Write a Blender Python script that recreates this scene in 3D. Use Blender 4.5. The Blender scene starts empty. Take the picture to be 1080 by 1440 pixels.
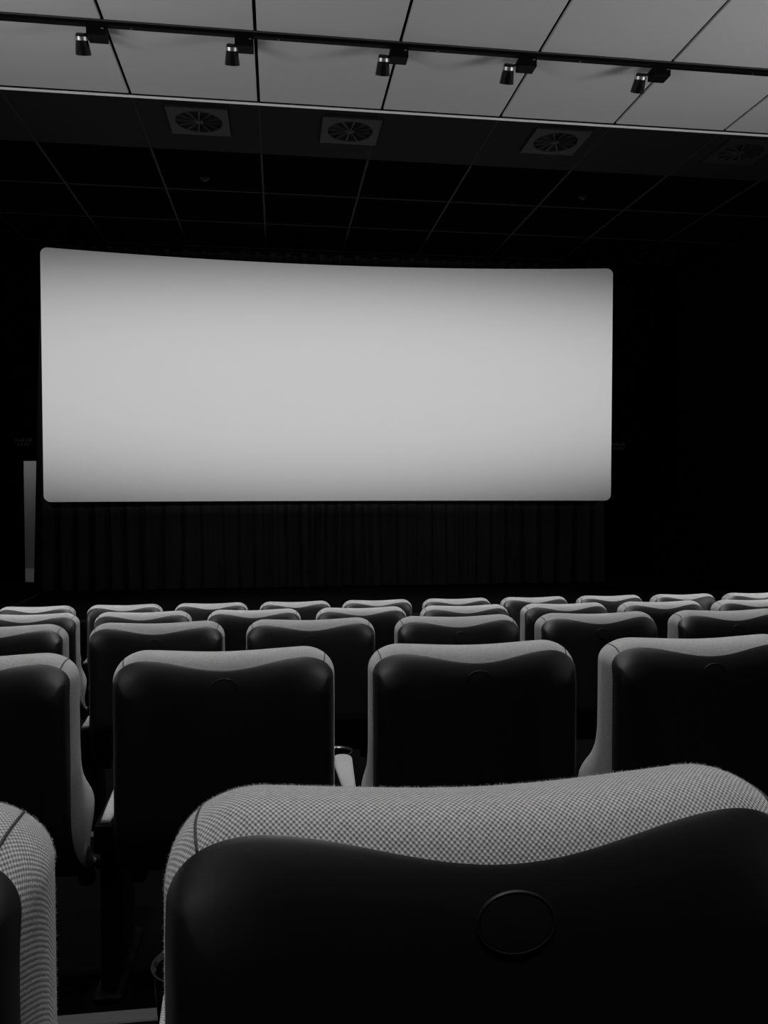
import bpy, math, random
from mathutils import Vector, Matrix
random.seed(7)
C = bpy.context.scene.collection
SC = bpy.context.scene
PI = math.pi
CAM_Z = 1.742                       # eye height above the flat floor in front of the seats

# ------------------------------------------------------------------ camera, world, exposure
cam_d = bpy.data.cameras.new('camera')
cam_d.sensor_fit = 'VERTICAL'; cam_d.sensor_height = 36.0
cam_d.lens = 1120.0 / 1440.0 * 36.0
cam_d.clip_start = 0.02; cam_d.clip_end = 100
cam = bpy.data.objects.new('camera', cam_d); C.objects.link(cam)
cam.location = (0, 0, CAM_Z)
cam.rotation_euler = (PI/2 - math.radians(1.908), 0, -0.132)
SC.camera = cam

w = bpy.data.worlds.new('world'); SC.world = w; w.use_nodes = True
w.node_tree.nodes['Background'].inputs[0].default_value = (0, 0, 0, 1)
w.node_tree.nodes['Background'].inputs[1].default_value = 0.0
SC.view_settings.view_transform = 'Standard'
SC.view_settings.look = 'None'
SC.view_settings.exposure = 0.0
SC.view_settings.gamma = 1.0
SC.view_settings.use_curve_mapping = False

# ------------------------------------------------------------------ lights of the auditorium
def lamp(name, kind, loc, target, power, **kw):
    d = bpy.data.lights.new(name, kind); d.energy = power
    for k, v in kw.items(): setattr(d, k, v)
    o = bpy.data.objects.new(name, d); C.objects.link(o); o.location = loc
    dv = Vector(target) - Vector(loc)
    o.rotation_euler = dv.to_track_quat('-Z', 'Y').to_euler()
    return o
# film projector behind an added, unseen port at the back: a wide, soft beam on the screen
pj = lamp('projector_beam', 'SPOT', (0.95, -8.5, CAM_Z + 2.2), (0.5, 12.0, CAM_Z + 1.49), 8200,
          spot_size=math.radians(12.1), spot_blend=1.0, shadow_soft_size=0.002)
pj.scale = (5.4, 1.0, 1.0)
# dim house downlights on the lamp tracks above the rows behind the camera
for y, ty, pw in ((4.6, 5.4, 13.0), (2.2, 2.6, 8.0), (-0.2, 0.2, 7.0)):
    for k in range(7):
        x = -3.4 + 1.5*k
        lamp('house_downlight', 'AREA', (x, y, CAM_Z + 3.5), (x, ty, 0), pw, shape='DISK', size=0.4, spread=math.radians(66))
# cove uplights along the side walls
for x, tx, p in ((-4.8, -2.0, 155), (6.86, 4.0, 158)):
    lamp('cove_uplight', 'AREA', (x, 4.0, CAM_Z + 1.5), (tx, 5.0, CAM_Z + 3.9), p, shape='RECTANGLE', size=0.2, size_y=6.0, spread=math.radians(160))
# lamp in the corridor behind the exit door
lamp('corridor_lamp', 'AREA', (-4.7, 15.1, CAM_Z + 0.84), (-4.65, 15.5, 0), 3.2, shape='DISK', size=0.25)

# ------------------------------------------------------------------ materials (grey scale, as the photograph)
def mat(name, col, rough=0.6, spec=0.3, metal=0.0, noise=None):
    m = bpy.data.materials.new(name); m.use_nodes = True
    nt = m.node_tree; b = nt.nodes['Principled BSDF']
    b.inputs['Base Color'].default_value = (col, col, col, 1)
    b.inputs['Roughness'].default_value = rough
    b.inputs['Specular IOR Level'].default_value = spec
    b.inputs['Metallic'].default_value = metal
    if noise:
        sc, amt, bump = noise
        tc = nt.nodes.new('ShaderNodeTexCoord'); n = nt.nodes.new('ShaderNodeTexNoise')
        n.inputs['Scale'].default_value = sc; n.inputs['Detail'].default_value = 4
        nt.links.new(tc.outputs['Object'], n.inputs['Vector'])
        r = nt.nodes.new('ShaderNodeMapRange')
        r.inputs['To Min'].default_value = col * (1 - amt); r.inputs['To Max'].default_value = col * (1 + amt)
        nt.links.new(n.outputs['Fac'], r.inputs['Value'])
        cc = nt.nodes.new('ShaderNodeCombineColor')
        for i in range(3): nt.links.new(r.outputs[0], cc.inputs[i])
        nt.links.new(cc.outputs[0], b.inputs['Base Color'])
        if bump:
            bp = nt.nodes.new('ShaderNodeBump'); bp.inputs['Strength'].default_value = bump; bp.inputs['Distance'].default_value = 0.002
            nt.links.new(n.outputs['Fac'], bp.inputs['Height']); nt.links.new(bp.outputs['Normal'], b.inputs['Normal'])
    return m
M = {}
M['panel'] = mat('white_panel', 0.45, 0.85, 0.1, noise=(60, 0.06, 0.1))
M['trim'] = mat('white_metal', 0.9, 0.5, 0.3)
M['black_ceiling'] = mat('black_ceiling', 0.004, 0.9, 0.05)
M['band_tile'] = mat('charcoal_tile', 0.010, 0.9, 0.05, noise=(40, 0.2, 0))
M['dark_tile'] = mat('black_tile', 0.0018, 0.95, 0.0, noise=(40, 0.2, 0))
M['grid_bar'] = mat('grid_bar', 0.022, 0.8, 0.05)
M['vent'] = mat('vent_metal', 0.015, 0.6, 0.1)
M['black'] = mat('black_paint', 0.003, 0.6, 0.06)
M['gloss_black'] = mat('gloss_black', 0.004, 0.25, 0.5)
M['chrome'] = mat('chrome', 0.75, 0.35, 0.5, 1.0)
M['wall'] = mat('black_wall', 0.0025, 0.95, 0.0, noise=(3, 0.3, 0))
M['carpet'] = mat('dark_carpet', 0.003, 0.95, 0.0, noise=(120, 0.4, 0.3))
M['stage'] = mat('stage_carpet', 0.022, 0.95, 0.0, noise=(30, 0.4, 0.2))
M['nosing'] = mat('nosing', 0.05, 0.7, 0.2)
M['curtain'] = mat('curtain', 0.03, 0.9, 0.0, noise=(2, 0.3, 0))
M['screen'] = mat('screen_cloth', 0.85, 0.9, 0.05, noise=(90, 0.02, 0))
M['corridor'] = mat('corridor_paint', 0.35, 0.8, 0.1, noise=(2, 0.06, 0))
M['corridor_floor'] = mat('corridor_floor', 0.5, 0.6, 0.2, noise=(20, 0.1, 0))
M['shell'] = mat('black_shell', 0.005, 0.44, 0.62, noise=(900, 0.3, 0.06))
M['badge'] = mat('badge_plastic', 0.007, 0.42, 0.5)
M['bracket'] = mat('grey_bracket', 0.05, 0.5, 0.4)
M['rim'] = mat('rim_plastic', 0.015, 0.4, 0.35)
M['sign'] = mat('dark_sign', 0.02, 0.5, 0.3)
M['sign_mark'] = mat('sign_mark', 0.25, 0.6, 0.2)
M['seam'] = mat('seam_thread', 0.06, 0.8, 0.1)
M['fuzz'] = mat('fibre', 0.5, 0.9, 0.1)

def fabric():
    m = bpy.data.materials.new('woven_fabric'); m.use_nodes = True
    nt = m.node_tree; b = nt.nodes['Principled BSDF']; N = nt.nodes.new; L = nt.links.new
    b.inputs['Roughness'].default_value = 0.9; b.inputs['Specular IOR Level'].default_value = 0.1
    b.inputs['Sheen Weight'].default_value = 0.25; b.inputs['Sheen Roughness'].default_value = 0.5
    uv = N('ShaderNodeUVMap'); uv.uv_map = 'weave'
    nz = N('ShaderNodeTexNoise'); nz.inputs['Scale'].default_value = 160; nz.inputs['Detail'].default_value = 3
    L(uv.outputs[0], nz.inputs['Vector'])
    mx = N('ShaderNodeVectorMath'); mx.operation = 'MULTIPLY_ADD'
    mx.inputs[1].default_value = (0.0009, 0.0009, 0); L(nz.outputs['Color'], mx.inputs[0]); L(uv.outputs[0], mx.inputs[2])
    sp = N('ShaderNodeSeparateXYZ'); L(mx.outputs[0], sp.inputs[0])
    def math_(op, a, bb=None):
        n = N('ShaderNodeMath'); n.operation = op
        for i, v in enumerate((a, bb)):
            if v is None: continue
            if isinstance(v, (int, float)): n.inputs[i].default_value = v
            else: L(v, n.inputs[i])
        return n.outputs[0]
    k = PI / 0.0022                   # thread pitch in metres
    a = math_('SINE', math_('MULTIPLY', sp.outputs[0], k))
    c = math_('SINE', math_('MULTIPLY', sp.outputs[1], k))
    h = math_('ADD', math_('MULTIPLY', math_('MULTIPLY', a, c), 0.5), 0.5)
    h2 = math_('ADD', h, math_('MULTIPLY', nz.outputs['Fac'], 0.35))
    ramp = N('ShaderNodeMapRange'); ramp.inputs['From Min'].default_value = 0.15; ramp.inputs['From Max'].default_value = 1.1
    ramp.inputs['To Min'].default_value = 0.07; ramp.inputs['To Max'].default_value = 0.60
    L(h2, ramp.inputs['Value'])
    cc = N('ShaderNodeCombineColor')
    for i in range(3): L(ramp.outputs[0], cc.inputs[i])
    L(cc.outputs[0], b.inputs['Base Color'])
    bp = N('ShaderNodeBump'); bp.inputs['Strength'].default_value = 0.55; bp.inputs['Distance'].default_value = 0.0012
    L(h2, bp.inputs['Height']); L(bp.outputs['Normal'], b.inputs['Normal'])
    return m
M['fabric'] = fabric()

# ------------------------------------------------------------------ mesh helpers
class MB:
    def __init__(s): s.v = []; s.f = []; s.uv = []
    def add(s, verts, faces, uvs=None):
        o = len(s.v); s.v += [tuple(p) for p in verts]; s.f += [tuple(i + o for i in f) for f in faces]
        s.uv += list(uvs) if uvs else [(p[0] + 0.5 * p[1], p[2] + 0.8 * p[1]) for p in verts]
        return s
    def box(s, x0, x1, y0, y1, z0, z1, bev=0.0):
        if bev <= 0:
            v = [(x, y, z) for z in (z0, z1) for y in (y0, y1) for x in (x0, x1)]
            return s.add(v, [(0,2,3,1), (4,5,7,6), (0,1,5,4), (2,6,7,3), (0,4,6,2), (1,3,7,5)])
        b = bev                       # bevelled along top and bottom rims
        def ring(z, i): return [(x0+i,y0+i,z), (x1-i,y0+i,z), (x1-i,y1-i,z), (x0+i,y1-i,z)]
        v = ring(z0, b) + ring(z0+b, 0) + ring(z1-b, 0) + ring(z1, b)
        f = [(3,2,1,0), (12,13,14,15)]
        for r in range(3):
            for i in range(4):
                j = (i+1) % 4; f.append((r*4+i, r*4+j, r*4+4+j, r*4+4+i))
        return s.add(v, f)
    def tube(s, path, r, n=8, cap=True):
        rings = []; P = [Vector(p) for p in path]
        for i, p in enumerate(P):
            d = (P[min(i+1, len(P)-1)] - P[max(i-1, 0)]).normalized()
            a = d.orthogonal().normalized() if i == 0 else (rings[-1][1] - rings[-1][1].dot(d) * d).normalized()
            rr = r[i] if isinstance(r, (list, tuple)) else r
            bb = d.cross(a)
            rings.append(([p + rr * (math.cos(2*PI*k/n) * a + math.sin(2*PI*k/n) * bb) for k in range(n)], a))
        v = [q for R, _ in rings for q in R]; f = []
        for i in range(len(P)-1):
            for k in range(n):
                f.append((i*n+k, i*n+(k+1) % n, (i+1)*n+(k+1) % n, (i+1)*n+k))
        if cap: f += [tuple(range(n))[::-1], tuple((len(P)-1)*n + k for k in range(n))]
        return s.add(v, f)
    def lathe(s, prof, n=24, centre=(0, 0, 0), sx=1.0):
        v = []; f = []; m = len(prof)
        for k in range(n):
            a = 2*PI*k/n
            for r, z in prof: v.append((centre[0] + r*math.cos(a)*sx, centre[1] + r*math.sin(a), centre[2] + z))
        for k in range(n):
            for i in range(m-1):
                f.append((k*m+i, ((k+1) % n)*m+i, ((k+1) % n)*m+i+1, k*m+i+1))
        return s.add(v, f)
    def mesh(s, name, m, smooth=True, angle=0.7):
        me = bpy.data.meshes.new(name); me.from_pydata(s.v, [], s.f); me.update()
        me.materials.append(m)
        ul = me.uv_layers.new(name='weave')
        for li, l in enumerate(me.loops): ul.data[li].uv = s.uv[l.vertex_index]
        if smooth:
            for p in me.polygons: p.use_smooth = True
            try: me.set_sharp_from_angle(angle=angle)
            except Exception: pass
        return me
    def build(s, name, m, parent=None, smooth=True, angle=0.7):
        return link(name, s.mesh(name, m, smooth, angle), parent)
def link(name, me, parent=None):
    o = bpy.data.objects.new(name, me); C.objects.link(o)
    if parent: o.parent = parent
    return o
def empty(name, loc, label=None, cat=None, group=None, kind=None):
    o = bpy.data.objects.new(name, None); C.objects.link(o); o.location = loc; o.empty_display_size = 0.1
    return tag(o, label, cat, group, kind)
def tag(o, label=None, cat=None, group=None, kind=None):
    for k, v in (('label', label), ('category', cat), ('group', group), ('kind', kind)):
        if v: o[k] = v
    return o

# ------------------------------------------------------------------ the shell of the room
X0, X1 = -4.97, 7.03          # side walls
YB, YF = -8.0, 14.2           # back and front wall
ZC = CAM_Z + 3.70             # ceiling
def S(o, label=None): return tag(o, label, None, None, 'structure')
S(MB().box(X0-0.2, X0, YB, YF, -0.3, ZC+0.2).build('wall_left', M['wall'], smooth=False), 'matt black left side wall of the auditorium')
S(MB().box(X1, X1+0.2, YB, YF, -0.3, ZC+0.2).build('wall_right', M['wall'], smooth=False), 'matt black right side wall of the auditorium')
px0, px1, pz0, pz1 = 0.95 - 0.1062, 0.95 + 0.1046, CAM_Z + 2.2 - 0.0610, CAM_Z + 2.2 + 0.0288    # unseen port, added to crop the beam to the screen
bw = MB().box(X0-0.2, px0, YB-0.2, YB, -0.3, ZC+0.2).box(px1, X1+0.2, YB-0.2, YB, -0.3, ZC+0.2)
bw.box(px0, px1, YB-0.2, YB, -0.3, pz0).box(px0, px1, YB-0.2, YB, pz1, ZC+0.2)
S(bw.build('wall_back', M['wall'], smooth=False), 'matt black rear wall behind the camera, with an added port cropping the beam')
DX0, DX1, DZ0, DZ1 = -4.325, -3.40, 0.092, CAM_Z + 0.42     # exit door opening in the front wall
fw = MB()
fw.box(X0-0.2, DX0, YF, YF+0.15, -0.3, ZC+0.2); fw.box(DX1, X1+0.2, YF, YF+0.15, -0.3, ZC+0.2)
fw.box(DX0, DX1, YF, YF+0.15, DZ1, ZC+0.2); fw.box(DX0, DX1, YF, YF+0.15, -0.3, DZ0)
S(fw.build('wall_front', M['wall'], smooth=False), 'matt black front wall behind the screen')
dr = S(empty('door_1', (DX0, YF, DZ0)), 'open exit doorway with pale corridor beyond, left of the screen')
MB().box(-0.05, 0, -0.02, 0.17, 0, DZ1-DZ0+0.05).box(DX1-DX0, DX1-DX0+0.05, -0.02, 0.17, 0, DZ1-DZ0+0.05).box(0, DX1-DX0, -0.02, 0.17, DZ1-DZ0, DZ1-DZ0+0.05).build('door_frame', M['black'], dr, False)
cr = MB(); y0, y1 = YF+0.15, YF+1.65
cr.box(-5.6, -3.0, y1, y1+0.1, DZ0-0.1, DZ1+0.5)
cr.box(-5.7, -5.6, y0, y1, DZ0-0.1, DZ1+0.5); cr.box(-3.0, -2.9, y0, y1, DZ0-0.1, DZ1+0.5); cr.box(-5.6, -3.0, y0, y1, DZ1+0.45, DZ1+0.5)
S(cr.build('wall_corridor', M['corridor'], smooth=False), 'pale corridor walls seen through the exit doorway')
S(MB().box(-5.6, -3.0, YF, y1, DZ0-0.1, DZ0+0.005).build('floor_corridor', M['corridor_floor'], smooth=False), 'pale corridor floor beyond the exit doorway')
S(MB().box(-5.6, -3.0, y1-0.02, y1, DZ0+0.005, DZ0+0.07, 0.004).build('baseboard_corridor', M['trim'], smooth=False), 'white skirting board along the corridor wall')
# stepped floor
ROW_Y = [0.635, 1.926, 3.21, 4.49, 5.82]
ROW_H = [0.241, 0.388, 0.535, 0.690, 0.842]           # top of the chair backs below the camera
CH = 0.90
LEV = [CAM_Z - h - CH for h in ROW_H]
fl = S(empty('floor', (0, 0, 0)), 'dark carpeted stepped auditorium floor')
edges = [y - 0.18 for y in ROW_Y]
MB().box(X0, X1, YB, edges[0], -0.3, LEV[0] + 0.15).build('tier', M['carpet'], fl, False)
for k in range(5):
    yb = edges[k+1] if k < 4 else YF
    MB().box(X0, X1, edges[k], yb, -0.3, LEV[k]).build('tier', M['carpet'], fl, False)
for k in range(5):
    za = LEV[k-1] if k else LEV[0] + 0.15
    MB().box(X0, X1, edges[k]-0.035, edges[k]+0.006, za-0.025, za+0.004, 0.003).build('step_nosing', M['nosing'], fl, False)
ST = 0.092
S(MB().box(X0, X1, 10.07, YF, -0.1, ST).build('floor_stage', M['stage'], smooth=False), 'low carpeted stage below the screen')
S(MB().box(X0, X1, 10.055, 10.10, ST-0.03, ST+0.004, 0.003).build('trim_1', M['nosing'], smooth=False), 'pale edge strip along the front of the stage')
S(MB().box(-3.62, -3.58, 10.3, 12.5, ST, ST+0.008, 0.003).build('trim_2', M['bracket'], smooth=False), 'thin strip along the left side of the stage')

# ceiling: pale panels above the seats, charcoal and black tiles towards the screen
ce = S(empty('ceiling', (0, 0, ZC)), 'auditorium ceiling, pale panels over the seats and black tiles before the screen')
MB().box(X0, X1, YB, YF, 0.03, 0.2).build('soffit', M['black_ceiling'], ce, False)
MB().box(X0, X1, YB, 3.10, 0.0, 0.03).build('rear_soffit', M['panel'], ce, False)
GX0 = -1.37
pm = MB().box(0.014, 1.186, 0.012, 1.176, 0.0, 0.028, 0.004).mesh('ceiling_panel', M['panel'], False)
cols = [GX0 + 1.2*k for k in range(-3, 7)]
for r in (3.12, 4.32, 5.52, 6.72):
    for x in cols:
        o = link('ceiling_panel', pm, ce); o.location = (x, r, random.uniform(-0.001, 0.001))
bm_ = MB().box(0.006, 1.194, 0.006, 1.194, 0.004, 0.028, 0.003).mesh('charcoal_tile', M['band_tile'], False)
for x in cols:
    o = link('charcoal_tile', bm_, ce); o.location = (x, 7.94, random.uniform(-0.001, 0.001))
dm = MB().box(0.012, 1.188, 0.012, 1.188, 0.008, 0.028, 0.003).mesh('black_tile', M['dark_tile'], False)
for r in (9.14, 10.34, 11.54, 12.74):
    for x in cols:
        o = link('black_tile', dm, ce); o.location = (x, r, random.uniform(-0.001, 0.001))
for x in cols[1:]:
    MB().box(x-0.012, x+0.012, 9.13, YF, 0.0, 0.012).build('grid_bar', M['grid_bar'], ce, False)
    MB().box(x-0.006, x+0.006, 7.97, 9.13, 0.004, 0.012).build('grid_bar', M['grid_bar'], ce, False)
for y in (10.34, 11.54, 12.74):
    MB().box(X0, X1, y-0.008, y+0.008, 0.003, 0.012).build('cross_bar', M['grid_bar'], ce, False)
S(MB().box(X0, X1, 7.936, 7.970, ZC-0.004, ZC+0.005, 0.001).build('trim_3', M['trim'], smooth=False), 'white metal edge strip ending the pale ceiling panels')

# ------------------------------------------------------------------ air vents (swirl diffusers)
def vent(x, y, label):
    t = empty('air_vent', (x, y, ZC - 0.004), label, 'vent', 'swirl air vents in the dark ceiling band')
    n = 32; R = 0.235; h = 0.30
    v = []; f = []
    for z in (-0.014, 0.006):
        for k in range(n):
            a = 2*PI*k/n; c, s_ = math.cos(a), math.sin(a); q = h / max(abs(c), abs(s_))
            v += [(R*c, R*s_, z), (q*c, q*s_, z)]
    for k in range(n):
        a, b = 2*k, 2*((k+1) % n); o = 2*n
        f += [(a, b, b+1, a+1), (a+o, a+1+o, b+1+o, b+o), (a+1, b+1, b+1+o, a+1+o), (a, a+o, b+o, b)]
    # square corners
    MB().add(v, f).build('face_plate', M['vent'], t, False)
    MB().box(-0.25, 0.25, -0.25, 0.25, 0.02, 0.024).build('duct', M['black'], t, False)
    for k in range(12):
        a = 2*PI*k/12 + 0.1; c, s_ = math.cos(a), math.sin(a)
        px, py = -s_, c
        r0, r1, wd = 0.045, 0.242, 0.009
        pts = []
        for r, wv in ((r0, wd*0.6), (r1, wd*1.3)):
            for e, z in ((-1, -0.017), (1, -0.009)):
                pts.append((r*c + e*wv*px, r*s_ + e*wv*py, z))
        pts += [(p[0], p[1], p[2] + 0.003) for p in pts]
        MB().add(pts, [(0,1,3,2), (4,6,7,5), (0,2,6,4), (1,5,7,3), (0,4,5,1), (2,3,7,6)]).build('blade', M['vent'], t, False)
    MB().lathe([(0, -0.018), (0.03, -0.018), (0.05, -0.010), (0.05, 0.004), (0, 0.004)], 20).build('hub', M['vent'], t)
vent(-0.78, 8.38, 'square swirl air vent at the left, first in the dark ceiling band')
vent(0.76, 8.40, 'square swirl air vent above the screen centre, second from the left')
vent(2.97, 8.37, 'square swirl air vent third from the left in the ceiling band')
vent(5.10, 8.36, 'dim square swirl air vent at the far right of the ceiling band')
for x, y, l in ((-0.86, 9.9, 'small dark dome detector on black tile beyond the leftmost vent'), (3.88, 9.89, 'small dark dome detector on black tile beyond the third vent')):
    t = empty('smoke_detector', (x, y, ZC), l, 'detector', 'ceiling detectors')
    MB().lathe([(0, 0.012), (0.055, 0.012), (0.055, -0.012), (0.04, -0.022), (0, -0.022)], 20).build('base', M['black'], t)
    MB().lathe([(0.03, -0.02), (0.028, -0.035), (0.015, -0.044), (0, -0.046)], 20).build('sensor_dome', M['vent'], t)

# ------------------------------------------------------------------ lamp track and spot heads
tr = empty('lamp_track', (0, 6.72, ZC), 'long black lighting track across the pale ceiling panels', 'track')
MB().box(X0+0.05, X1-0.05, -0.026, 0.026, -0.04, 0.0, 0.003).build('rail', M['black'], tr, False)
MB().box(X0+0.05, X1-0.05, -0.036, -0.026, -0.012, -0.002).build('flange', M['bracket'], tr, False)
for x in (-2.9, -1.15, 0.02, 1.35, 2.6, 4.2):
    MB().lathe([(0, -0.044), (0.008, -0.044), (0.01, -0.04), (0, -0.038)], 10, (x, 0, 0)).build('screw', M['bracket'], tr)
names = ['first from the left', 'second from the left', 'middle of the five', 'fourth from the left', 'last at the right']
SPOTS = [(-1.53, -1.42), (-0.35, -0.26), (0.90, 1.02), (1.98, 2.13), (3.17, 3.34)]
for (hx, ax), nm in zip(SPOTS, names):
    t = empty('spot_lamp', (hx, 6.72, ZC - 0.04), 'black conical spot lamp with chrome collar on ceiling track, ' + nm, 'lamp', 'spot lamps on the ceiling track')
    dx = ax - hx
    MB().box(dx-0.075, dx+0.075, -0.028, 0.10, -0.085, 0.0, 0.004).build('adapter', M['black'], t, False)
    MB().lathe([(0, 0), (0.012, 0), (0.012, -0.004), (0, -0.004)], 12, (dx+0.05, -0.029, -0.03)).build('lock_knob', M['chrome'], t)
    MB().tube([(dx-0.06, 0.0, -0.055), (0.03, 0.0, -0.075), (0.0, 0.01, -0.09)], 0.010, 8).build('arm', M['black'], t)
    hd = MB().lathe([(0, 0.035), (0.036, 0.035), (0.044, 0.022), (0.049, -0.03), (0.051, -0.034), (0.062, -0.115), (0.058, -0.12), (0.050, -0.105), (0, -0.095)], 24)
    q = Matrix.Rotation(math.radians(32), 3, 'X')
    hd.v = [tuple(q @ Vector(p) + Vector((-0.01, 0.02, -0.09))) for p in hd.v]
    hb = hd.build('lamp_head', M['gloss_black'], t)
    rg = MB().lathe([(0.046, 0.012), (0.0515, 0.012), (0.0535, -0.014), (0.049, -0.014)], 24)
    rg.v = [tuple(q @ Vector(p) + Vector((-0.01, 0.02, -0.09))) for p in rg.v]
    rg.build('collar', M['chrome'], hb)

# ------------------------------------------------------------------ the screen: concave sheet with rounded corners on a frame
scr = empty('cinema_screen', (0.916, 11.8, ST), 'wide curved pale cinema screen with rounded corners above the dark curtain', 'screen')
HW, SB, STT, SAG = 4.205, CAM_Z - 0.235 - ST, CAM_Z + 3.338 - ST, 0.39
def sy(x): return SAG * (1 - (x / HW)**2)
def sheet(hw, zb, zt, rad, yoff, thick, nx=64, nz=26):
    v = []; f = []
    xs = []
    for i in range(nx+1):
        u = -1 + 2*i/nx; xs.append((hw-rad) * u)
    arc = [hw - rad + rad*math.sin(PI/2*k/8) for k in range(1, 9)]
    xs = [-a for a in arc[::-1]] + xs + arc; nx = len(xs) - 1
    for side in (0, 1):
        for x in xs:
            e = hw - abs(x)
            ins = rad - math.sqrt(max(0, rad*rad - (rad-e)**2)) if e < rad else 0.0
            for j in range(nz+1):
                z = zb + ins + (zt - zb - 2*ins) * j/nz
                v.append((x, sy(x) + yoff + side*thick, z))
    m = nz+1; o = (nx+1)*m
    for i in range(nx):
        for j in range(nz):
            a = i*m+j
            f += [(a, a+m, a+m+1, a+1), (o+a, o+a+1, o+a+m+1, o+a+m)]
        f += [(i*m, o+i*m, o+i*m+m, i*m+m), (i*m+nz, i*m+m+nz, o+i*m+m+nz, o+i*m+nz)]
    for j in range(nz):
        f += [(j, j+1, o+j+1, o+j), (nx*m+j, o+nx*m+j, o+nx*m+j+1, nx*m+j+1)]
    return MB().add(v, f)
sheet(HW, SB, STT, 0.095, 0.0, 0.012).build('screen_sheet', M['screen'], scr, True, 0.5)
frm = MB()
for z in (SB+0.08, STT-0.08, (SB+STT)/2):
    frm.tube([(x, sy(x)+0.06, z) for x in [HW*0.97*(-1+2*i/24) for i in range(25)]], 0.035, 8)
frm.build('frame', M['black'], scr)
for x in (-3.9, -1.95, 0, 1.95, 3.9):
    MB().tube([(x, sy(x)+0.06, STT-0.08), (x, sy(x)+0.06, ZC-ST)], 0.012, 8).build('hanger', M['black'], scr)

# curtain behind and below the screen
v = []; f = []; n = 420; zs = [ST+0.03, 0.6, 1.2, 1.8, 3.2, ZC-0.06]
cx0, cx1 = -3.66, 5.45
for i in range(n+1):
    x = cx0 + (cx1-cx0)*i/n
    for j, z in enumerate(zs):
        ph = 2*PI*x/0.27 + 1.3*math.sin(x*2.1) + 0.25*math.sin(z*1.3 + x*3)
        amp = 0.055 + 0.02*math.sin(x*1.7) 
        e = max(0.0, 1 - i/14)
        v.append((x + 0.012*math.sin(z*2+x*5)*(1-e) - e*(0.012 + 0.034*(2.2-z)), 12.78 + amp*math.sin(ph) + 0.015*math.sin(2.3*ph+z), z))
m = len(zs)
for i in range(n):
    for j in range(m-1):
        f.append((i*m+j, (i+1)*m+j, (i+1)*m+j+1, i*m+j+1))
o = len(v); v += [(p[0], p[1]+0.012, p[2]) for p in v]
f += [tuple(k+o for k in q[::-1]) for q in f]
cu = empty('stage_curtain', (0, 0, 0), 'black pleated stage curtain hanging below and behind the screen', 'curtain')
MB().add(v, f).build('drape', M['curtain'], cu, True, 2.5)
MB().box(cx0, cx1, 12.755, 12.80, ZC-0.07, ZC-0.02).build('curtain_rail', M['black'], cu, False)

# unlit signs over the exits: two rows of worn marks on a dark box
def sign(x, label):
    t = empty('exit_sign', (x, YF, CAM_Z + 0.735), label, 'sign')
    MB().box(-0.15, 0.15, -0.06, 0.0, -0.075, 0.075, 0.006).build('sign_box', M['sign'], t, False)
    for z, xs, w_ in ((0.03, (-0.12, -0.065, -0.01, 0.05, 0.105), 0.036), (-0.04, (-0.08, -0.03, 0.03, 0.08), 0.028)):
        for k, xx in enumerate(xs):
            MB().box(xx-w_/2, xx+w_/2, -0.064, -0.058, z-0.022, z+0.022 - 0.012*(k % 2)).build('mark', M['sign_mark'], t, False)
sign(-4.25, 'unlit dark sign with worn marks above the exit doorway, left of screen')
sign(6.27, 'unlit dark sign beside the right edge of the screen')

# ------------------------------------------------------------------ the cinema chair
PLAN = 0.028                                 # plan curvature of the back
HWB, TOP, RX, RZ, ZB = 0.258, CH, 0.078, 0.065, 0.33
def smooth(a, b, x):
    t = max(0.0, min(1.0, (x-a)/(b-a))); return t*t*(3-2*t)
PARAM = []                                   # stations along the outline: left side, corner, top, corner, right side
for i in range(26): PARAM.append(('s', -1, ZB + (TOP-RZ-ZB) * i/26))
for i in range(17): PARAM.append(('c', -1, (PI/2) * i/16))
for i in range(1, 28): PARAM.append(('t', 0, -1 + 2*i/28))
for i in range(17): PARAM.append(('c', 1, PI/2 * (1 - i/16)))
for i in range(26): PARAM.append(('s', 1, ZB + (TOP-RZ-ZB) * (25-i)/26))
NP_ = len(PARAM)
def point(par, it, is_, y, front):           # front: -1..1, how far round the edge (rear negative)
    kind, sd, q = par
    cx = HWB - RX; cz = TOP - RZ
    if is_ > RX - 0.012: cx -= is_ - (RX - 0.012); rx = 0.012
    else: rx = RX - is_
    if it > RZ - 0.012: cz -= it - (RZ - 0.012); rz = 0.012
    else: rz = RZ - it
    if kind == 's':
        k = (q - ZB) / (TOP - RZ - ZB); x = sd * (cx + rx); z = ZB + (cz - ZB) * k
    elif kind == 'c': x = sd * (cx + rx * math.cos(q)); z = cz + rz * math.sin(q)
    else: x = cx * q; z = cz + rz
    ax = abs(x) / HWB
    if z > 0.6: z -= 0.005 * (0.5 + 0.5*math.cos(PI * min(1, abs(x)/0.2))) * smooth(0.6, 0.85, z)
    bump = math.exp(-((z - 0.49)/0.090)**2)
    edge = smooth(0.55, 0.95, ax)
    fr = max(0.0, front)
    low = smooth(0.86, 0.78, z) if False else 1 - smooth(0.80, 0.88, z)
    y = y * (1 + 0.42*low*smooth(0.6, 0.97, ax) if y < 0 else (0.3 + 0.7*smooth(0.33, 0.45, z)))
    y += 0.095 * bump * fr * edge
    x += math.copysign(0.026 * bump * edge * fr, x)
    y -= PLAN * (1 - min(1, ax)**2)
    y += 0.13 * (max(0.0, 0.52 - z) / 0.17)**2
    return (x, y, z)
RD = 0.055                                   # how far the back bulges behind the ridge
def roll(it):                                # depth of the back behind the ridge, by distance below the top
    q = max(0.0, 1 - it/0.12)
    return -RD * max(0.0, 1 - q**2.6)**(1/2.6)
def side_inset(it): return 0.34*it + (3.8*(it-0.025)**2 if it > 0.025 else 0.0)
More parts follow.
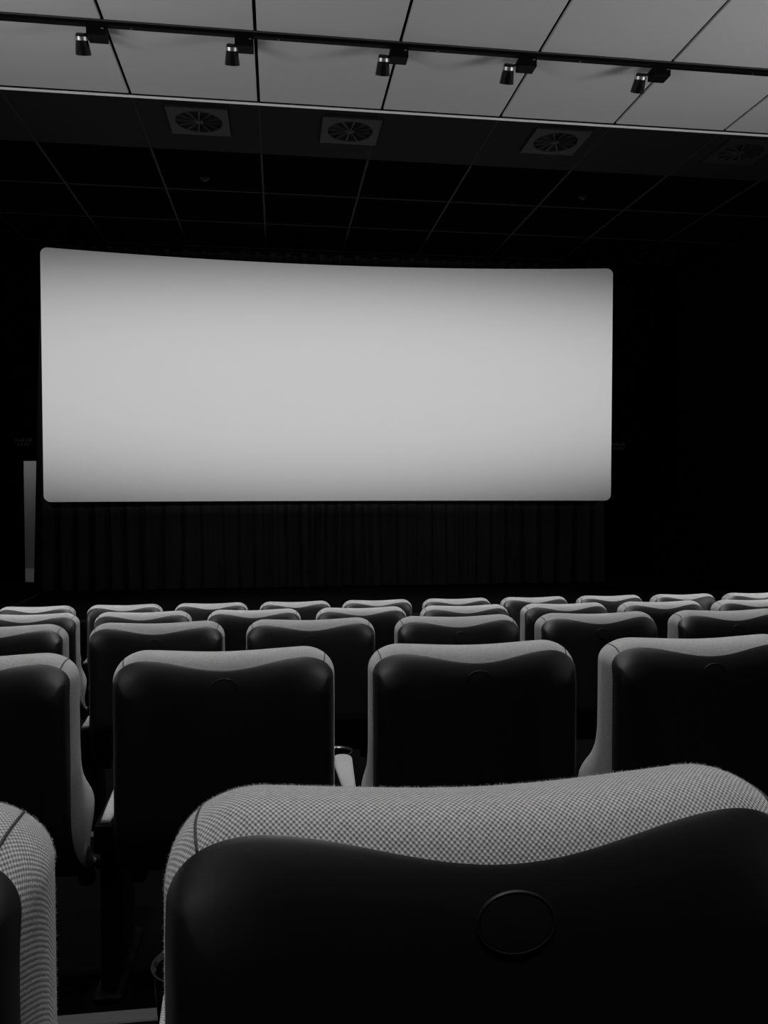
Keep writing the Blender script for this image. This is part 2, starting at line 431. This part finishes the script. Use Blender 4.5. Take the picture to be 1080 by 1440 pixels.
def rear_it(it, off=0.0):
    e = 0.0005
    g = abs(roll(it+e) - roll(max(0, it-e))) / (it + e - max(0, it-e)); n = math.hypot(g, 1)
    return (it - off*g/n, side_inset(it) - off*g/n, roll(it) - off/n, -min(1.0, it/0.030))
def it_of(phi): return 0.041*(1-math.cos(math.radians(phi)))
def rear(phi, off=0.0): return rear_it(it_of(phi), off)
def fore(phi):
    a = math.radians(phi)
    return (0.035*(1-math.cos(a)), 0.025*(1-math.cos(a)), 0.066*math.sin(a), phi/90.0)
def loft(rings, closed_fill=(True, True), bottom=True):
    mb = MB(); V = []; UV = []; F = []
    vs = 0.0; prev = None
    for ring in rings:
        mid = ring[NP_//2]
        if prev is not None: vs += (Vector(mid) - Vector(prev)).length
        prev = mid; us = -0.9
        for i, p in enumerate(ring):
            if i: us += (Vector(p) - Vector(ring[i-1])).length
            V.append(p); UV.append((us, vs))
    R = len(rings); n = NP_
    # outline length measured from the middle so the weave runs straight across the top
    for r in range(R):
        u0 = UV[r*n + n//2][0]
        for i in range(n): UV[r*n+i] = (UV[r*n+i][0] - u0, UV[r*n+i][1])
    for r in range(R-1):
        for i in range(n-1):
            F.append((r*n+i, (r+1)*n+i, (r+1)*n+i+1, r*n+i+1))
    def fill(r, flip):
        for i in range(n//2):
            q = (r*n+i, r*n+i+1, r*n+n-2-i, r*n+n-1-i)
            if i+1 >= n-2-i: q = (r*n+i, r*n+i+1, r*n+n-1-i)
            F.append(q if not flip else q[::-1])
            if i+1 >= n-2-i: break
    if closed_fill[0]: fill(0, False)
    if closed_fill[1]: fill(R-1, True)
    if bottom:
        F.append(tuple(r*n for r in range(R)) + tuple(r*n+n-1 for r in range(R-1, -1, -1)))
    return mb.add(V, F, UV)
# backrest cushion
prof = [(0.085, 0.06, -0.018, -1.0), (0.075, 0.05, -0.03, -1.0), rear_it(0.055, -0.004)] + [rear(p) for p in (90, 80, 72, 64, 56, 48, 40, 32, 24, 16, 8)] + [fore(p) for p in (0, 10, 20, 30, 42, 55, 70, 90)] + \
       [(0.07, 0.06, 0.067, 1.0), (0.14, 0.11, 0.060, 0.7), (0.28, 0.18, 0.052, 0.2)]
cushion = loft([[point(P, *r) for P in PARAM] for r in prof])
# plastic back shell: its upper edge rises to the corners and sags in the middle
def it_edge(P):
    kind, sd, q = P
    return 0.0165 + (0.0172 * (0.5 + 0.5*math.cos(PI*q)) if kind == 't' else 0.0)
rings = []
for k in range(-2, 15):
    R_ = []
    for P in PARAM:
        e = it_edge(P)
        if k == -2: pr = rear_it(e, -0.001)
        elif k == -1: pr = rear_it(e, 0.0008)
        else: pr = rear_it(e + 0.0006 + (0.12 - e)*(k/14)**1.25, 0.001 + 0.0025*min(1, k/6))
        R_.append(point(P, *pr))
    rings.append(R_)
for k in range(1, 9):
    it = 0.12 + 0.15*k/8
    rings.append([point(P, it, side_inset(0.12) + 0.168*k/8, -RD - 0.0035, -1.0) for P in PARAM])
shell = loft(rings[::-1], (True, False), False)
seam_par = []
def seam(sd):
    P = ('c', sd, math.radians(46)); path = []
    for pr in [rear(p, 0.0002) for p in (52, 42, 32, 20, 10)] + [fore(p) for p in (0, 15, 30, 45)]:
        path.append(point(P, *pr))
    return MB().tube(path, 0.0013, 6)
# badge plate on the shell
def badge_y(x, z=0.8235): return roll(TOP - 0.005 - z) - 0.0035 - PLAN*(1-(x/HWB)**2)
def ell(prof, n=40):
    v = []; f = []; m = len(prof)
    for k in range(n):
        a = 2*PI*k/n
        for r, h in prof:
            x = r*0.0298*math.cos(a); z = 0.8235 + r*0.022*math.sin(a); v.append((x, badge_y(x, z) - h, z))
    for k in range(n):
        for i in range(m-1): f.append((k*m+i, k*m+i+1, ((k+1) % n)*m+i+1, ((k+1) % n)*m+i))
    return MB().add(v, f)
badge = ell([(0.0, 0.0012), (0.5, 0.0012), (0.90, 0.0010), (0.925, -0.0005)])
badge_rim = ell([(0.93, -0.0005), (0.945, 0.0014), (0.985, 0.0016), (1.01, -0.0005)])
# folded seat, arm, supports
def soft_slab(x0, x1, y0, y1, z0, z1, r, n=6):
    v = []; f = []
    prof = [(r*(1-math.cos(a)), r*(1-math.sin(a))) for a in [PI/2*i/n for i in range(n+1)]]  # (inset, depth)
    rr = min((x1-x0), (z1-z0)) * 0.22
    def ring(ins, y):
        out = []
        for cx, cz, a0 in ((x1-rr, z0+rr, -PI/2), (x1-rr, z1-rr, 0), (x0+rr, z1-rr, PI/2), (x0+rr, z0+rr, PI)):
            for k in range(7):
                a = a0 + PI/2*k/6; out.append((cx + (rr-ins)*math.cos(a), y, cz + (rr-ins)*math.sin(a)))
        return out
    rings = [ring(r-i_, y0+i_) if False else ring(p[0] if False else r*(1-math.sin(PI/2*k/n)), y0 + r*(1-math.cos(PI/2*k/n))) for k, p in enumerate(prof)]
    rings += [ring(r*(1-math.cos(PI/2*k/n)), y1 - r*(1-math.sin(PI/2*k/n))) for k in range(n+1)]
    m = 28
    for R_ in rings: v += R_
    for i in range(len(rings)-1):
        for k in range(m): f.append((i*m+k, i*m+(k+1) % m, (i+1)*m+(k+1) % m, (i+1)*m+k)[::-1])
    f += [tuple(range(m))[::-1][::-1], tuple((len(rings)-1)*m+k for k in range(m))[::-1]]
    return MB().add(v, f)
AZ = 0.487
def arm_pad():
    # long pad, rounded nose, soft rim
    n = 10; out = []
    hw = 0.029
    plan = [(-0.010, 0.035), (0.012, 0.035)] + [(hw*math.cos(PI*k/n), 0.40 + hw*math.sin(PI*k/n)) for k in range(n+1)]
    v = []; m = len(plan)
    def ring(ins, z):
        return [(-0.291 + x*(1-ins/hw), 0.035 + ins + (y-0.035)*(1 - 2*ins/0.4), z) for x, y in plan]
    for ins, z in ((0.002, AZ-0.012), (0, AZ-0.010), (0, AZ-0.005), (0.003, AZ-0.0015), (0.010, AZ)): v += ring(ins, z)
    f = [tuple(range(m))[::-1], tuple(4*m+k for k in range(m))]
    for r in range(4):
        for k in range(m): f.append((r*m+k, r*m+(k+1) % m, (r+1)*m+(k+1) % m, (r+1)*m+k))
    return MB().add(v, f, [(p[0], p[1]) for p in v])
MESH = {
    'backrest': cushion.mesh('backrest', M['fabric'], True, 1.2),
    'back_shell': shell.mesh('back_shell', M['shell'], True, 0.9),
    'seam_l': seam(-1).mesh('seam', M['seam']), 'seam_r': seam(1).mesh('seam', M['seam']),
    'badge': badge.mesh('badge', M['badge'], True, 0.6), 'badge_rim': badge_rim.mesh('badge_rim', M['badge'], True, 0.6),
    'seat': soft_slab(-0.17, 0.17, 0.135, 0.215, 0.38, 0.62, 0.03).mesh('seat', M['fabric'], True, 1.2),
    'seat_pan': soft_slab(-0.155, 0.155, 0.214, 0.232, 0.39, 0.61, 0.008).mesh('seat_pan', M['black']),
    'armrest': MB().box(-0.317, -0.275, 0.03, 0.42, AZ-0.085, AZ-0.011, 0.006).mesh('armrest', M['black'], False),
    'armrest_pad': arm_pad().mesh('armrest_pad', M['fabric'], True, 0.9),
    'cup_holder': MB().lathe([(0.0, -0.075), (0.034, -0.075), (0.040, 0.0), (0.045, 0.004), (0.046, 0.0), (0.043, -0.006), (0.037, -0.08), (0.0, -0.08)], 28, (-0.30, 0.475, AZ-0.012)).mesh('cup_holder', M['gloss_black'], True, 0.6),
    'cup_rim': MB().tube([(-0.30 + 0.0455*math.cos(2*PI*k/32), 0.475 + 0.0455*math.sin(2*PI*k/32), AZ-0.008) for k in range(33)], 0.0013, 6, False).mesh('cup_rim', M['rim']),
    'side_panel': MB().box(-0.318, -0.282, 0.10, 0.36, 0.02, AZ-0.08, 0.006).mesh('side_panel', M['black'], False),
    'foot': MB().box(-0.335, -0.265, 0.08, 0.40, 0.0, 0.022, 0.006).mesh('foot', M['black'], False),
    'beam': MB().tube([(-0.285, 0.20, 0.31), (0.285, 0.20, 0.31)], 0.02, 10).mesh('beam', M['black']),
    'bracket_l': MB().lathe([(0, -0.03), (0.018, -0.03), (0.022, -0.015), (0.022, 0.02), (0.015, 0.03), (0, 0.03)], 14, (-0.235, 0.165, 0.30)).mesh('hinge_bracket', M['bracket']),
    'bracket_r': MB().lathe([(0, -0.03), (0.018, -0.03), (0.022, -0.015), (0.022, 0.02), (0.015, 0.03), (0, 0.03)], 14, (0.235, 0.165, 0.30)).mesh('hinge_bracket', M['bracket']),
}
def fuzz(count, seed):
    rnd = random.Random(seed); mb = MB()
    for _ in range(count):
        i = rnd.randrange(18, NP_-18)
        P = PARAM[i]
        if P[0] == 't': P = ('t', 0, P[2] + rnd.uniform(-0.035, 0.035))
        elif P[0] == 'c': P = ('c', P[1], P[2] + rnd.uniform(-0.05, 0.05))
        else: P = ('s', P[1], P[2] + rnd.uniform(-0.01, 0.01))
        ph = rnd.uniform(-60, 60)
        fn = (lambda d: fore(ph)) if ph > 0 else (lambda d: rear(-ph, 0))
        r = fn(0); b = Vector(point(P, *r))
        a = math.radians(ph)
        kind, sd, q = P
        rad = Vector((0, 0, 1)) if kind == 't' else (Vector((sd*math.cos(q), 0, math.sin(q))) if kind == 'c' else Vector((sd, 0, 0)))
        nrm = (rad*math.cos(a) + Vector((0, math.sin(a), 0))).normalized()
        d = (nrm + Vector((rnd.gauss(0, .6), rnd.gauss(0, .6), rnd.gauss(0, .6)))).normalized()
        if d.dot(nrm) < 0.15: d = (d + nrm).normalized()
        ln = rnd.uniform(0.0008, 0.003)
        d2 = (d + Vector((rnd.gauss(0, .5), rnd.gauss(0, .5), rnd.gauss(0, .5)))).normalized()
        s_ = Vector((1, 0, 0)) * 0.00008 if abs(d.x) < 0.8 else Vector((0, 0, 1)) * 0.00008
        p1 = b + d*ln*0.5; p2 = p1 + d2*ln*0.5
        mb.add([b-s_, b+s_, p1+s_, p1-s_, p2], [(0, 1, 2, 3), (3, 2, 4)])
    return mb.mesh('fabric_fuzz', M['fuzz'], False)
FUZZ = fuzz(9000, 3)

ROWNAME = ['nearest row', 'second row from the camera', 'middle row', 'fourth row from the camera', 'front row nearest the screen']
ORD = ['first', 'second', 'third', 'fourth', 'fifth', 'sixth', 'seventh', 'eighth', 'ninth', 'tenth']
ROWX = [
    [-0.436, 0.170],
    [-0.725 + 0.6*k for k in range(4)],
    [-1.0715 + 0.6*k for k in range(6)],
    [-1.335 + 0.6*k for k in range(8)],
    [-1.679 + 0.6*k for k in range(10)],
]
def chair(x, k, label, near):
    t = empty('cinema_chair', (x, ROW_Y[k], LEV[k]), label, 'chair', 'cinema chairs, ' + ROWNAME[k])
    g = lambda nm, key=None, par=t: link(nm, MESH[key or nm], par)
    b = g('backrest'); g('seam', 'seam_l', b); g('seam', 'seam_r', b)
    if near:
        fz = link('fabric_fuzz', FUZZ, b); fz['kind'] = 'stuff'
    s = g('back_shell'); bd = g('badge', None, s); g('badge_rim', None, s)
    g('seat'); g('seat_pan')
    a = g('armrest'); g('armrest_pad', None, a); c = g('cup_holder', None, a); g('cup_rim', None, a)
    g('side_panel'); g('foot'); g('beam'); g('hinge_bracket', 'bracket_l'); g('hinge_bracket', 'bracket_r')
    return t
for k in range(5):
    for i, x in enumerate(ROWX[k]):
        if k == 0: l = ('pale woven cinema chair cut by the left edge, in the nearest row', 'largest pale woven cinema chair with black shell, nearest the camera')[i]
        else: l = 'pale woven cinema chair with black shell, %s, %s from the left' % (ROWNAME[k], ORD[i])
        chair(x, k, l, k == 0)
